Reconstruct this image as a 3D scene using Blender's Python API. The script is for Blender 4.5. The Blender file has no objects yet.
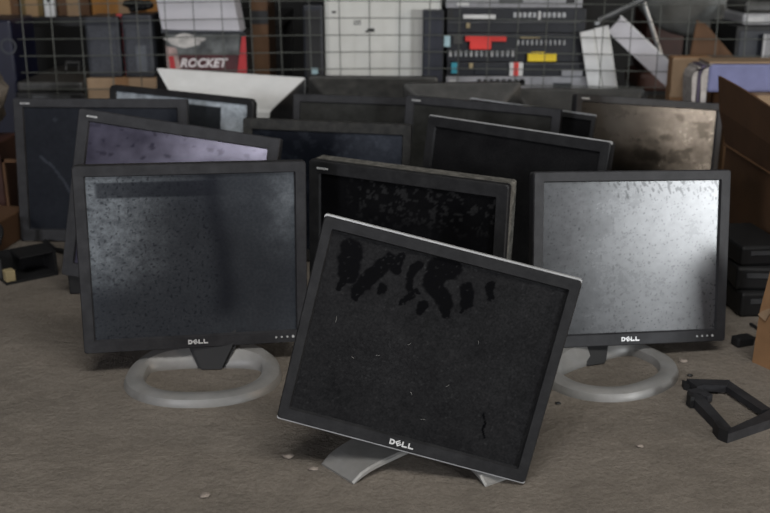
import bpy, bmesh, math, random
from mathutils import Matrix, Vector
import mathutils.noise as mnoise
random.seed(7)
S = bpy.context.scene
COL = S.collection
PI = math.pi
R = math.radians

# ------------------------------------------------------------------ camera
PITCH = R(18); FPX = 1000.0; CAMZ = 0.70
cd = bpy.data.cameras.new('camera'); cam = bpy.data.objects.new('camera', cd); COL.objects.link(cam)
cam.location = (0, 0, CAMZ); cam.rotation_euler = (PI/2 - PITCH, 0, 0)
cd.sensor_width = 36; cd.lens = FPX/770*36; cd.clip_start = 0.05
cd.dof.use_dof = True; cd.dof.focus_distance = 1.42; cd.dof.aperture_fstop = 5.6
S.camera = cam

def at(u, v, Y):
    """world point at distance Y in front of the camera seen in photo direction (u, v)"""
    a = (u-385)/FPX; b = (256.5-v)/FPX
    d = Vector((a, math.cos(PITCH)+b*math.sin(PITCH), -math.sin(PITCH)+b*math.cos(PITCH)))
    return d*(Y/d.y) + Vector((0, 0, CAMZ))

# ------------------------------------------------------------------ materials
def mat(name):
    m = bpy.data.materials.new(name); m.use_nodes = True
    nt = m.node_tree
    return m, nt, nt.nodes['Principled BSDF']
def nd(nt, t, **kw):
    n = nt.nodes.new(t)
    for k, v in kw.items(): setattr(n, k, v)
    return n
def noise(nt, scale, detail=4, rough=.55, coord='Object', dist=0.0):
    tc = nd(nt, 'ShaderNodeTexCoord'); n = nd(nt, 'ShaderNodeTexNoise')
    n.inputs['Scale'].default_value = scale; n.inputs['Detail'].default_value = detail
    n.inputs['Roughness'].default_value = rough; n.inputs['Distortion'].default_value = dist
    nt.links.new(tc.outputs[coord], n.inputs['Vector'])
    return n.outputs['Fac']
def ramp(nt, src, stops):
    r = nd(nt, 'ShaderNodeValToRGB')
    e = r.color_ramp.elements
    while len(e) < len(stops): e.new(.5)
    for el, (p, c) in zip(e, stops):
        el.position = p; el.color = (c[0], c[1], c[2], 1) if not isinstance(c, (int, float)) else (c, c, c, 1)
    nt.links.new(src, r.inputs['Fac'])
    return r.outputs['Color']
def plain(name, col, rough=.5, var=.25, scale=30, metallic=0.0, spec=.5, bump=0.0, dust=0.0, dustcol=(.16,.15,.135)):
    m, nt, b = mat(name)
    n = noise(nt, scale, 5, .6)
    lo = tuple(c*(1-var) for c in col); hi = tuple(min(1, c*(1+var)) for c in col)
    c = ramp(nt, n, [(.3, lo), (.7, hi)])
    if dust > 0:
        n2 = noise(nt, scale*1.7, 8, .7)
        f = ramp(nt, n2, [(.42, 0.12*dust), (.72, dust)])
        mx = nd(nt, 'ShaderNodeMixRGB'); nt.links.new(f, mx.inputs['Fac']); nt.links.new(c, mx.inputs['Color1'])
        mx.inputs['Color2'].default_value = (*dustcol, 1); c = mx.outputs['Color']
    nt.links.new(c, b.inputs['Base Color'])
    b.inputs['Roughness'].default_value = rough; b.inputs['Metallic'].default_value = metallic
    b.inputs['Specular IOR Level'].default_value = spec
    if bump > 0:
        bp = nd(nt, 'ShaderNodeBump'); bp.inputs['Strength'].default_value = bump; bp.inputs['Distance'].default_value = .002
        nt.links.new(noise(nt, scale*6, 4, .7), bp.inputs['Height']); nt.links.new(bp.outputs['Normal'], b.inputs['Normal'])
    return m
def screen_mat(name, glass=(.006,.006,.008), dust=(.10,.10,.105), rough=.42, rough_dust=.62, spec=.5, speck=90, speckamt=.35, tint=None):
    """LCD panel: dark glass under dust; the point attribute 'dust' says where dust and painted reflections lie, wiped places stay dark and smoother"""
    m, nt, b = mat(name)
    a = nd(nt, 'ShaderNodeAttribute', attribute_name='dust')
    n = noise(nt, speck, 6, .72)
    s = ramp(nt, n, [(.38, 1-speckamt), (.62, 1.0)])
    mu = nd(nt, 'ShaderNodeMath', operation='MULTIPLY'); nt.links.new(a.outputs['Fac'], mu.inputs[0]); nt.links.new(s, mu.inputs[1])
    mx = nd(nt, 'ShaderNodeMixRGB'); nt.links.new(mu.outputs[0], mx.inputs['Fac'])
    mx.inputs['Color1'].default_value = (*glass, 1); mx.inputs['Color2'].default_value = (*dust, 1)
    nt.links.new(mx.outputs['Color'], b.inputs['Base Color'])
    mr = nd(nt, 'ShaderNodeMapRange'); nt.links.new(mu.outputs[0], mr.inputs['Value'])
    mr.inputs['To Min'].default_value = rough; mr.inputs['To Max'].default_value = rough_dust
    nt.links.new(mr.outputs['Result'], b.inputs['Roughness'])
    ms = nd(nt, 'ShaderNodeMapRange'); nt.links.new(mu.outputs[0], ms.inputs['Value'])
    ms.inputs['To Min'].default_value = spec*.18; ms.inputs['To Max'].default_value = spec
    nt.links.new(ms.outputs['Result'], b.inputs['Specular IOR Level'])
    if tint: b.inputs['Specular Tint'].default_value = (*tint, 1)
    return m

BLACK_PLASTIC = plain('dusty black plastic', (.008,.008,.009), .55, .3, 25, spec=.3, dust=.16, dustcol=(.08,.08,.08), bump=.15)
GREY_BEZEL = plain('dusty charcoal plastic', (.016,.016,.018), .55, .25, 25, spec=.3, dust=.20, dustcol=(.09,.09,.095), bump=.15)
DUSTY_BEZEL = plain('plastic under thick dust', (.012,.012,.012), .7, .3, 30, spec=.3, dust=.45, dustcol=(.07,.067,.06), bump=.3)
SHELL = plain('black monitor shell', (.009,.009,.010), .5, .3, 20, dust=.25, dustcol=(.08,.08,.08))
LIT_DUSTY_SHELL = plain('lit pale shell under dust', (.05,.048,.043), .8, .3, 40, spec=.2, dust=.9, dustcol=(.20,.19,.17), bump=.3)  # real dust, made paler to paint in the light on upper edges
SHELL_GREY = plain('dark grey monitor shell', (.022,.022,.021), .5, .2, 20, spec=.6, dust=.35, dustcol=(.12,.115,.105))
SILVER = plain('silver plastic trim', (.50,.50,.50), .35, .15, 40, metallic=.35)
SILVER_BASE = plain('scuffed silver plastic', (.205,.202,.195), .45, .18, 22, metallic=.15, dust=.35, dustcol=(.20,.185,.165))
WHITE_SHELL = plain('off white plastic', (.66,.66,.65), .45, .06, 18, dust=.15, dustcol=(.4,.38,.34))
INK = plain('light grey print', (.42,.42,.42), .4, .1, 60)
LOGO_METAL = plain('chrome letters', (.75,.75,.75), .3, .1, 60, metallic=.3)
BLACK = plain('matte black plastic', (.006,.006,.0065), .6, .3, 20)
NAVY = plain('black blue painted metal', (.007,.009,.015), .5, .3, 15)
PCB = plain('dark circuit board', (.006,.007,.011), .5, .5, 60)
STEEL = plain('galvanised steel', (.36,.37,.38), .4, .2, 20, metallic=.4)
DARK_STEEL = plain('dark steel bar', (.07,.072,.075), .45, .3, 20, metallic=.3)
CREAM = plain('yellowed white painted metal', (.55,.55,.52), .5, .06, 8, dust=.15, dustcol=(.35,.33,.29))
WHITE = plain('white plastic panel', (.55,.55,.545), .45, .08, 10)
LILAC_WHITE = plain('white card with lilac cast', (.44,.43,.46), .5, .06, 12)
GREYBLUE = plain('grey blue plastic', (.028,.031,.038), .5, .25, 12)
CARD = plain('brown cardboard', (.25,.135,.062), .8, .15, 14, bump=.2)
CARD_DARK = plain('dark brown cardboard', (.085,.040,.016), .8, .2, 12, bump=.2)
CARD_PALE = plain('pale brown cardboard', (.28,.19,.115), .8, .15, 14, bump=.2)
REDBROWN = plain('dark red brown vinyl', (.045,.014,.008), .6, .4, 10)
RED = plain('red plastic', (.62,.035,.028), .5, .1, 20)
RED_PRINT = plain('red print', (.40,.022,.025), .5, .15, 20)
DARKRED_PRINT = plain('dark red print', (.055,.010,.012), .5, .3, 20)
YELLOW = plain('yellow plastic', (.72,.52,.02), .5, .1, 20)
TEAL = plain('teal plastic', (.03,.26,.34), .5, .1, 20)
PALE_BLUE = plain('pale blue plastic', (.32,.46,.50), .5, .1, 20)
PURPLE = plain('blue violet cloth', (.15,.16,.29), .8, .15, 18)
PALE_CLOTH = plain('pale cloth edge', (.36,.33,.31), .8, .3, 60)
PURPLE_DARK = plain('dark violet cloth', (.07,.055,.09), .8, .3, 40)
DISH = plain('grey painted dish', (.13,.135,.13), .55, .3, 9)
WIRE = plain('galvanised wire', (.085,.09,.08), .5, .2, 30, metallic=.2)
PHOTO_PRINT = plain('grey printed picture', (.075,.08,.08), .5, .9, 22)
FLUFF_PRINT = plain('white printed picture', (.45,.43,.41), .5, .35, 40)
BRASS = plain('pale brass', (.30,.24,.13), .5, .2, 40)

def floor_mat():
    m, nt, b = mat('dusty concrete floor')
    big = ramp(nt, noise(nt, 2.2, 6, .6, dist=.5), [(.32, (.165,.143,.119)), (.68, (.208,.181,.152))])
    mid = ramp(nt, noise(nt, 13, 8, .7, dist=.4), [(.33, .82), (.66, 1.08)])
    fine = ramp(nt, noise(nt, 150, 6, .75), [(.33, .80), (.68, 1.15)])
    def mul(a, c):
        x = nd(nt, 'ShaderNodeMixRGB', blend_type='MULTIPLY'); x.inputs['Fac'].default_value = 1
        nt.links.new(a, x.inputs['Color1']); nt.links.new(c, x.inputs['Color2']); return x.outputs['Color']
    c = mul(mul(big, mid), fine)
    nt.links.new(c, b.inputs['Base Color']); b.inputs['Roughness'].default_value = .9; b.inputs['Specular IOR Level'].default_value = .2
    b1 = nd(nt, 'ShaderNodeBump'); b1.inputs['Strength'].default_value = .8; b1.inputs['Distance'].default_value = .012
    nt.links.new(noise(nt, 45, 9, .68), b1.inputs['Height'])
    b2 = nd(nt, 'ShaderNodeBump'); b2.inputs['Strength'].default_value = .7; b2.inputs['Distance'].default_value = .002
    nt.links.new(noise(nt, 190, 5, .7), b2.inputs['Height']); nt.links.new(b1.outputs['Normal'], b2.inputs['Normal'])
    nt.links.new(b2.outputs['Normal'], b.inputs['Normal'])
    return m
FLOOR = floor_mat()
WALLM = plain('shade black plaster', (.012,.012,.012), .9, .3, 3)  # near black colour stands in for the shade of the room
CEILM = plain('dark ceiling', (.03,.03,.03), .9, .2, 3)

# ------------------------------------------------------------------ mesh helpers
def obj(name, bm, m, parent=None, M=None, smooth=False):
    bmesh.ops.recalc_face_normals(bm, faces=bm.faces)
    me = bpy.data.meshes.new(name); bm.to_mesh(me); bm.free()
    if smooth:
        for p in me.polygons: p.use_smooth = True
        try: me.set_sharp_from_angle(angle=R(35))
        except Exception: pass
    me.materials.append(m)
    o = bpy.data.objects.new(name, me); COL.objects.link(o)
    if parent: o.parent = parent
    if M is not None: o.matrix_local = M
    return o
def thing(name, label, cat, loc=(0,0,0), rz=0, group=None):
    o = bpy.data.objects.new(name, None); COL.objects.link(o); o.empty_display_size = .05
    o.location = loc; o.rotation_euler = (0, 0, rz); o['label'] = label; o['category'] = cat
    if group: o['group'] = group
    return o
def tag(o, label, cat, group=None):
    o['label'] = label; o['category'] = cat
    if group: o['group'] = group
    return o
def box(bm, x0, x1, y0, y1, z0, z1, bev=0.0, M=None):
    t = bmesh.new()
    vs = [t.verts.new((x, y, z)) for x in (x0, x1) for y in (y0, y1) for z in (z0, z1)]
    for f in ((0,1,3,2),(4,6,7,5),(0,4,5,1),(2,3,7,6),(0,2,6,4),(1,5,7,3)): t.faces.new([vs[i] for i in f])
    bmesh.ops.recalc_face_normals(t, faces=t.faces)
    if bev: bmesh.ops.bevel(t, geom=t.edges[:], offset=bev, segments=2, affect='EDGES', profile=.5)
    join(bm, t, M)
def join(bm, t, M=None):
    mp = {}
    for v in t.verts: mp[v] = bm.verts.new(M @ v.co if M is not None else v.co)
    for f in t.faces:
        try: bm.faces.new([mp[v] for v in f.verts])
        except ValueError: pass
    t.free()
def BX(*a, **k):
    bm = bmesh.new(); box(bm, *a, **k); return bm
def loft(bm, loops, cap0=False, cap1=False, closed=True):
    rows = [[bm.verts.new(p) for p in l] for l in loops]
    n = len(rows[0])
    for A, B in zip(rows, rows[1:]):
        for i in range(n if closed else n-1):
            j = (i+1) % n
            bm.faces.new((A[i], A[j], B[j], B[i]))
    if cap0: bm.faces.new(rows[0])
    if cap1: bm.faces.new(rows[-1])
def rrect(x0, x1, z0, z1, r, y, n=4):
    pts = []
    for cx, cz, a0 in ((x1-r, z1-r, 0), (x0+r, z1-r, 90), (x0+r, z0+r, 180), (x1-r, z0+r, 270)):
        for k in range(n+1):
            a = R(a0 + 90*k/n); pts.append((cx+r*math.cos(a), y, cz+r*math.sin(a)))
    return pts
def tube(bm, pts, r, n=8, cap=True, taper=None):
    pts = [Vector(p) for p in pts]; loops = []
    up = Vector((0, 0, 1))
    prev = None
    for i, p in enumerate(pts):
        d = (pts[min(i+1, len(pts)-1)] - pts[max(i-1, 0)]).normalized()
        if prev is None:
            s = d.cross(up)
            if s.length < 1e-3: s = d.cross(Vector((1, 0, 0)))
            s.normalize()
        else:
            s = (prev - d*prev.dot(d)).normalized()
        prev = s; t = d.cross(s)
        rr = r if taper is None else r*taper[i]
        loops.append([p + s*(rr*math.cos(2*PI*k/n)) + t*(rr*math.sin(2*PI*k/n)) for k in range(n)])
    loft(bm, loops, cap, cap)
def prism(bm, poly, axis_vec):
    """extrude a 3D polygon along a vector"""
    a = [bm.verts.new(p) for p in poly]; b = [bm.verts.new(Vector(p)+Vector(axis_vec)) for p in poly]
    n = len(a)
    bm.faces.new(a); bm.faces.new(b[::-1])
    for i in range(n): bm.faces.new((a[i], b[i], b[(i+1) % n], a[(i+1) % n]))
def oriented(p0, p1, w, t, normal=(0,-1,0)):
    """flat bar from p0 to p1, w wide in the plane, t thick"""
    p0 = Vector(p0); p1 = Vector(p1); d = (p1-p0).normalized(); nrm = Vector(normal)
    nrm = (nrm - d*nrm.dot(d)).normalized(); s = d.cross(nrm)
    bm = bmesh.new()
    prism(bm, [p0-s*w/2, p0+s*w/2, p1+s*w/2, p1-s*w/2], -nrm*t)
    return bm

# ------------------------------------------------------------------ monitors
def letters(bm, word, h, y, cx, cz, depth=.0008, tilt_e=True):
    """flat block capitals D, E, L built as polygons"""
    w = h*.98; gap = h*.16; st = h*.25
    tot = len(word)*w + (len(word)-1)*gap
    x = cx - tot/2
    for i, ch in enumerate(word):
        polys = []
        if ch == 'D':
            polys = [[(0,0),(st,0),(st,h),(0,h)], [(st,0),(w*.6,0),(w*.9,h*.2),(w,h*.5),(w*.72,h*.5),(w*.65,h*.3),(st,h*.25)],
                     [(st,h),(w*.6,h),(w*.9,h*.8),(w,h*.5),(w*.72,h*.5),(w*.65,h*.7),(st,h*.75)]]
        elif ch == 'L':
            polys = [[(0,0),(st,0),(st,h),(0,h)], [(st,0),(w,0),(w,h*.27),(st,h*.27)]]
        elif ch == 'E':
            polys = [[(0,0),(st,0),(st,h),(0,h)], [(st,0),(w,0),(w,h*.22),(st,h*.22)], [(st,h*.4),(w*.95,h*.4),(w*.95,h*.61),(st,h*.61)], [(st,h*.79),(w,h*.79),(w,h),(st,h)]]
        for p in polys:
            q = []
            for a, b in p:
                if ch == 'E' and tilt_e:
                    da, db = a-w/2, b-h/2; c, s = math.cos(R(32)), math.sin(R(32))
                    a, b = w/2 + .92*(da*c - db*s), h/2 + .92*(da*s + db*c)
                q.append((x+a, y, cz+b-h/2))
            prism(bm, q, (0, -depth, 0))
        x += w + gap
    return bm

def screen_mesh(x0, x1, z0, z1, y, fn, nx=100, nz=80):
    """thin panel with the dust amount stored per point"""
    bm = bmesh.new(); lay = bm.verts.layers.float.new('dust')
    g = []
    for j in range(nz+1):
        row = []
        for i in range(nx+1):
            u, v = i/nx, j/nz
            p = bm.verts.new((x0+(x1-x0)*u, y, z0+(z1-z0)*v)); p[lay] = max(0, min(1, fn(u, v))); row.append(p)
        g.append(row)
    for j in range(nz):
        for i in range(nx): bm.faces.new((g[j][i], g[j][i+1], g[j+1][i+1], g[j+1][i]))
    b = [bm.verts.new((x, y+.004, z)) for x, z in ((x0,z0),(x1,z0),(x1,z1),(x0,z1))]
    bm.faces.new(b[::-1])
    bm.faces.new(g[0][::-1] + [b[0], b[1]])
    bm.faces.new(g[-1] + [b[2], b[3]])
    bm.faces.new([r[0] for r in g] + [b[3], b[0]])
    bm.faces.new([r[-1] for r in g][::-1] + [b[1], b[2]])
    return bm

def fbm(u, v, s, seed=0):
    return mnoise.fractal(Vector((u*s+seed*7.3, v*s-seed*3.1, seed*1.7)), .9, 2.0, 5)   # about -1..1

def monitor(label, pos, yaw, lean, roll, W, H, bez=(.019,.018,.022), bezel=GREY_BEZEL, shell=SHELL, screen=None, dust=None,
            logo=None, buttons=0, trim=None, edge=.026, depth=.055, bulge=(.05,.04), radius=.005, group='old flat monitors on the floor', recess=.005):
    x, y, z = pos
    root = thing('computer_monitor', label, 'monitor', (x, y, 0), 0, group)
    P = Matrix.Translation((0, 0, z)) @ Matrix.Rotation(R(yaw), 4, 'Z') @ Matrix.Rotation(-R(lean), 4, 'X') @ Matrix.Rotation(R(roll), 4, 'Y')
    s, t, b = bez; w = W/2
    # bezel: outer wall, rounded front edge, flat face, chamfer down to the glass
    bm = bmesh.new()
    loft(bm, [rrect(-w, w, 0, H, radius, .014), rrect(-w, w, 0, H, radius, .002), rrect(-w+.0015, w-.0015, .0015, H-.0015, radius, 0),
              rrect(-w+s-.002, w-s+.002, b-.002, H-t+.002, .002, .0004), rrect(-w+s, w-s, b, H-t, .001, recess), rrect(-w+s, w-s, b, H-t, .001, recess+.006)])
    bz = obj('bezel', bm, bezel, root, P, smooth=False)
    # shell: straight side wall then a bulge
    bx, bzz = bulge
    bm = bmesh.new(); o = .0008
    loft(bm, [rrect(-w+o, w-o, o, H-o, radius, .0125), rrect(-w+o, w-o, o, H-o, radius, edge), rrect(-w+.006, w-.006, .006, H-.006, radius, edge+.004),
              rrect(-w+bx, w-bx, bzz, H-bzz, .012, depth-.004), rrect(-w+bx+.006, w-bx-.006, bzz+.006, H-bzz-.006, .012, depth)], cap1=True)
    sh = obj('back_shell', bm, shell, root, P, smooth=False)
    if screen:
        obj('screen', screen_mesh(-w+s-.001, w-s+.001, b-.001, H-t+.001, recess+.0005, dust, *((230, 190) if logo == 'word' else (100, 80))), screen, root, P)
    if trim:
        bm = bmesh.new()
        loft(bm, [rrect(-w+.001, w-.001, .001, H-.001, radius, .0035), rrect(-w+.0002, w-.0002, -.0020, H+.0020, .003, .0035), rrect(-w+.0002, w-.0002, -.0020, H+.0020, .003, trim[1]),
                  rrect(-w+.001, w-.001, .001, H-.001, radius, trim[1])])
        t_ = obj('silver_trim', bm, trim[0], root, P); t_['label'] = 'silver edge band round the black frame'
    if logo == 'word':
        bm = bmesh.new(); letters(bm, 'DELL', .0074, .0004, 0, b*.5)
        l = obj('logo', bm, LOGO_METAL, bz); l['label'] = 'pale raised maker name on the lower frame'
    elif logo == 'corner':
        bm = bmesh.new(); xx = -w+s*.75
        for k, lw in enumerate((.003,.0022,.003,.0024,.003,.0026)):
            box(bm, xx, xx+lw, -.0006, .0003, H-t*.62, H-t*.62+.0035); xx += lw+.0011
        l = obj('logo', bm, INK, bz); l['label'] = 'tiny pale maker mark in the top corner of the frame'
    for k in range(buttons):
        bm = bmesh.new(); big = (k == buttons-1)
        r = .0022 if big else .0016
        cx, cz = w-s-.006-(buttons-1-k)*.0095, b*.5
        loft(bm, [[(cx+r*math.cos(2*PI*q/10), yy, cz+r*math.sin(2*PI*q/10)) for q in range(10)] for yy in (.0006, -.0010)], cap0=True, cap1=True)
        obj('button', bm, INK, bz)
    return root, P

def ring_base(parent, cx, cy, rz, a=.130, b=.099):
    """oval ring foot, higher at the back where the neck stands"""
    M = Matrix.Translation((cx, cy, 0)) @ Matrix.Rotation(rz, 4, 'Z')
    bm = bmesh.new(); n = 72; loops = []
    for q in range(n):
        th = 2*PI*q/n; c, s_ = math.cos(th), math.sin(th)
        e = .80 if s_ > 0 else 1.0
        dx = math.copysign(abs(c)**.92, c); dy = math.copysign(abs(s_)**e, s_)
        back = max(0, s_)**1.2
        hh = .016 + .020*back
        # hole: flat towards the back
        ix = math.copysign(abs(c)**.8, c)*(a-.034); iy = (dy*(b-.033) if s_ <= 0 else math.copysign(abs(s_)**.35, s_)*(b-.058))
        ox, oy = dx*a, dy*b
        tx, ty = dx*(a-.011), dy*(b-.011+.004*back)
        mx, my = tx*.38+ix*.62, ty*.38+iy*.62
        loops.append([M @ Vector(p) for p in ((ox, oy, 0), (ox*.995, oy*.995, hh*.35), (dx*(a-.004), dy*(b-.004), hh*.75), (tx, ty, hh*.96), (mx, my, hh*(1.0-.15*back)), (ix+(mx-ix)*.25, iy+(my-iy)*.25, hh*(.80-.4*back)), (ix, iy, .004), (ix, iy, 0))])
    loops.append(loops[0])
    rows = [[bm.verts.new(p) for p in l] for l in loops[:-1]]
    m = len(rows[0])
    for i in range(n):
        A, B = rows[i], rows[(i+1) % n]
        for k in range(m): bm.faces.new((A[k], A[(k+1) % m], B[(k+1) % m], B[k]))
    o = obj('stand_base', bm, SILVER_BASE, parent, Matrix.Translation((-parent.location.x, -parent.location.y, 0)), smooth=True)
    o['label'] = 'silver oval ring foot'
    return o

def neck(parent, p0, p1, w0, w1, d, rz, m=BLACK):
    """tapered column from foot p0 up to p1"""
    bm = bmesh.new(); Rz = Matrix.Rotation(rz, 3, 'Z')
    def rect(p, w): return [Vector(p) + Rz @ Vector((sx*w/2, sy*d/2, 0)) for sx, sy in ((-1,-1),(1,-1),(1,1),(-1,1))]
    mid = Vector(p0).lerp(Vector(p1), .35)
    loft(bm, [rect(p0, w0), rect(mid, (w0+w1)/2*1.02), rect(p1, w1)], cap0=True, cap1=True)
    bmesh.ops.bevel(bm, geom=[e for e in bm.edges if abs(e.verts[0].co.z-e.verts[1].co.z) > .01], offset=.006, segments=2, affect='EDGES')
    return obj('neck', bm, m, parent, Matrix.Translation((-parent.location.x, -parent.location.y, 0)))

# dust distributions, some with a reflected glow painted in; u runs left to right and v bottom to top
def sm(a, b, x):
    t = max(0, min(1, (x-a)/(b-a))); return t*t*(3-2*t)
def dust_left(u, v):
    base = .20 + .05*fbm(u, v, 5, 1)
    left = (1-sm(.0, .50, u+.10*fbm(u, v, 3, 2)))*sm(.22, .55, v)*.85
    left *= .8 + .5*fbm(u, v, 22, 3)
    edge = sm(.80, .98, u)*sm(.35, .8, v)*.35*(.8+.8*fbm(u, v, 14, 9))
    d = base + left + edge
    band = sm(.86, .875, v)*(1-sm(.955, .965, v))*sm(.035, .06, u)*(1-sm(.45, .75, u))
    d *= 1 - .75*band
    streak = math.exp(-((u-.62-.03*math.sin(v*5))/.055)**2)*.6*sm(.05,.2,v)
    d *= 1 - streak
    sp = mnoise.noise(Vector((u*70, v*60, 4.2))) + .25*mnoise.noise(Vector((u*150, v*130, 1)))
    if sp > .40 and u < .62: d *= .40
    return d
def dust_glow_right(u, v):
    d = .75 + .12*fbm(u, v, 5, 5) + .12*fbm(u, v, 26, 6)
    d *= .50 + .50*sm(.0, .6, u+.10*fbm(u, v, 3, 8))  # thinner towards the left, painting in the fade of the reflected glow
    sp = mnoise.noise(Vector((u*82, v*72, 9.1))) + .3*mnoise.noise(Vector((u*150, v*130, 3))); sp2 = mnoise.noise(Vector((u*44, v*38, 2.1))) + .4*mnoise.noise(Vector((u*90, v*80, 5)))
    d *= 1 - .62*sm(.44, .60, sp)
    d *= 1 - .5*sm(.58, .78, sp2)
    top = sm(.84, .97, v)*sm(.25, .5, u)
    if top > .1 and mnoise.noise(Vector((u*60+v*18, v*24, 7))) > .46-.26*top: d *= .35
    return d
# finger wipes in the dust: strokes of (u, v, radius)
WIPES = [[(0.094, 0.92, 0.0607), (0.107, 0.795, 0.0567)], [(0.093, 0.747, 0.0189), (0.08, 0.7, 0.0121)], [(0.262, 0.918, 0.0405), (0.212, 0.83, 0.0405), (0.164, 0.728, 0.0364), (0.152, 0.673, 0.0189)], [(0.305, 0.954, 0.0189), (0.293, 0.871, 0.027)], [(0.259, 0.762, 0.0243), (0.259, 0.751, 0.0216)], [(0.377, 0.927, 0.0243), (0.356, 0.864, 0.0216), (0.367, 0.81, 0.0202), (0.383, 0.76, 0.0216), (0.35, 0.71, 0.0162)], [(0.51, 0.957, 0.0621), (0.473, 0.945, 0.07), (0.455, 0.846, 0.0486), (0.525, 0.776, 0.0432), (0.54, 0.709, 0.0189)], [(0.44, 0.726, 0.027), (0.433, 0.685, 0.0216)], [(0.401, 0.792, 0.0135), (0.407, 0.786, 0.0121)], [(0.601, 0.876, 0.0351), (0.614, 0.792, 0.0337)], [(0.604, 0.757, 0.0121), (0.6, 0.746, 0.0094)], [(0.69, 0.925, 0.0229), (0.702, 0.857, 0.0202)]]
CRACK = [(.801,.237),(.820,.187),(.814,.155),(.831,.115)]
LINT = [(.098,.553,.100,.520),(.48,.252,.49,.238),(.30,.40,.315,.405),(.62,.33,.63,.345),(.20,.36,.212,.352),(.70,.62,.705,.60),(.42,.50,.43,.515),(.55,.12,.57,.125),(.15,.20,.158,.215),(.86,.42,.87,.41),(.33,.64,.36,.648),(.90,.2,.905,.22)]
def seg(u, v, a, b, asp=1.2):
    ax, ay, bx, by, px, py = a[0]*asp, a[1], b[0]*asp, b[1], u*asp, v
    dx, dy = bx-ax, by-ay; L = dx*dx+dy*dy
    t = max(0, min(1, ((px-ax)*dx+(py-ay)*dy)/L)) if L else 0
    return math.hypot(px-ax-dx*t, py-ay-dy*t), t
def dust_front(u, v):
    d = .42 + .10*fbm(u, v, 6, 11) + .10*fbm(u, v, 40, 12)
    if v > .60:
        uu = u + .010*fbm(u, v, 22, 13); vv = v + .012*fbm(u, v, 22, 14); k = 0
        for st in WIPES:
            for a, b in zip(st, st[1:]):
                q, t = seg(uu, vv, a, b); r = a[2]+(b[2]-a[2])*t
                k = max(k, 1-sm(.85, 1.12, q/r))
        d *= 1 - .97*k
    for a, b in zip(CRACK, CRACK[1:]):
        if seg(u+.004*mnoise.noise(Vector((v*40,0,0))), v, a, b)[0] < .006: d = 0
    sp = mnoise.noise(Vector((u*85, v*70, 3.3)))
    if sp > .56: d += .30
    return d
def dust_plain(lo, amt, seed, s=6):
    return lambda u, v: lo + amt*fbm(u, v, s, seed)
def dust_blotch_glow(u, v):
    d = .75*sm(.30, .80, u+.2*fbm(u, v, 3, 31)) + .06  # grows to the right, painting in the bright reflection there
    d *= .85 + .5*fbm(u, v, 9, 32)
    k = fbm(u, v, 6, 33) + .4*fbm(u, v, 24, 35)
    d *= 1 - .8*sm(.15, .45, k)
    return d
def dust_crumbs(u, v):
    d = .06 + .05*fbm(u, v, 6, 41)
    clump = sm(.62, .9, v)*sm(.1, .3, u)
    if fbm(u, v, 30, 42) > .30: d += .45*clump
    return d

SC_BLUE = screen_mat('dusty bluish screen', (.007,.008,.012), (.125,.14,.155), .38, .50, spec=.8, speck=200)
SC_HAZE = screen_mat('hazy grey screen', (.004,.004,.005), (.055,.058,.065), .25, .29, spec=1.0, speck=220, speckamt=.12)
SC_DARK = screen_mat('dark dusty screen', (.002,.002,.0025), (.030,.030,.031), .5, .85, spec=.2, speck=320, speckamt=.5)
SC_VIOLET = screen_mat('violet sheen screen', (.010,.009,.017), (.05,.047,.075), .23, .27, spec=1.0, speckamt=.15, tint=(.9,.85,1.0))  # violet of the reflected surroundings painted into glass, dust and tint
SC_NIGHT = screen_mat('blue black screen', (.004,.005,.008), (.032,.038,.052), .42, .6, spec=.3)
SC_BROWN = screen_mat('screen with painted brown reflection', (.006,.005,.004), (.05,.042,.034), .20, .30, spec=1.0, speckamt=.4)  # brown of reflected cardboard painted into the glass and dust colours
SC_GREEN = screen_mat('grey green dusty screen', (.006,.006,.005), (.030,.030,.027), .5, .7, spec=.3)

# front left: upright on oval ring foot
r1, P1 = monitor('charcoal monitor on silver ring foot, left front, dust on its left side', (-.3116,1.5409,.039), 11.5, 2.8, 1.2, .367, .31,
                 screen=SC_BLUE, dust=dust_left, logo='word', buttons=4)
ring_base(r1, -.298, 1.499, R(2), .128, .103)
neck(r1, (-.292,1.556,.002), (-.290,1.590,.10), .046, .110, .040, R(4))
# front right
r3, P3 = monitor('charcoal monitor on silver ring foot, right front, hazy bright screen', (.419,1.5777,.0281), 10.4, 11, 1.75, .351, .297,
                 screen=SC_HAZE, dust=dust_glow_right, logo='word', buttons=4)
ring_base(r3, .374, 1.525, R(34), .122, .100)
neck(r3, (.3535,1.570,.002), (.366,1.668,.10), .046, .074, .030, R(18))
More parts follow.
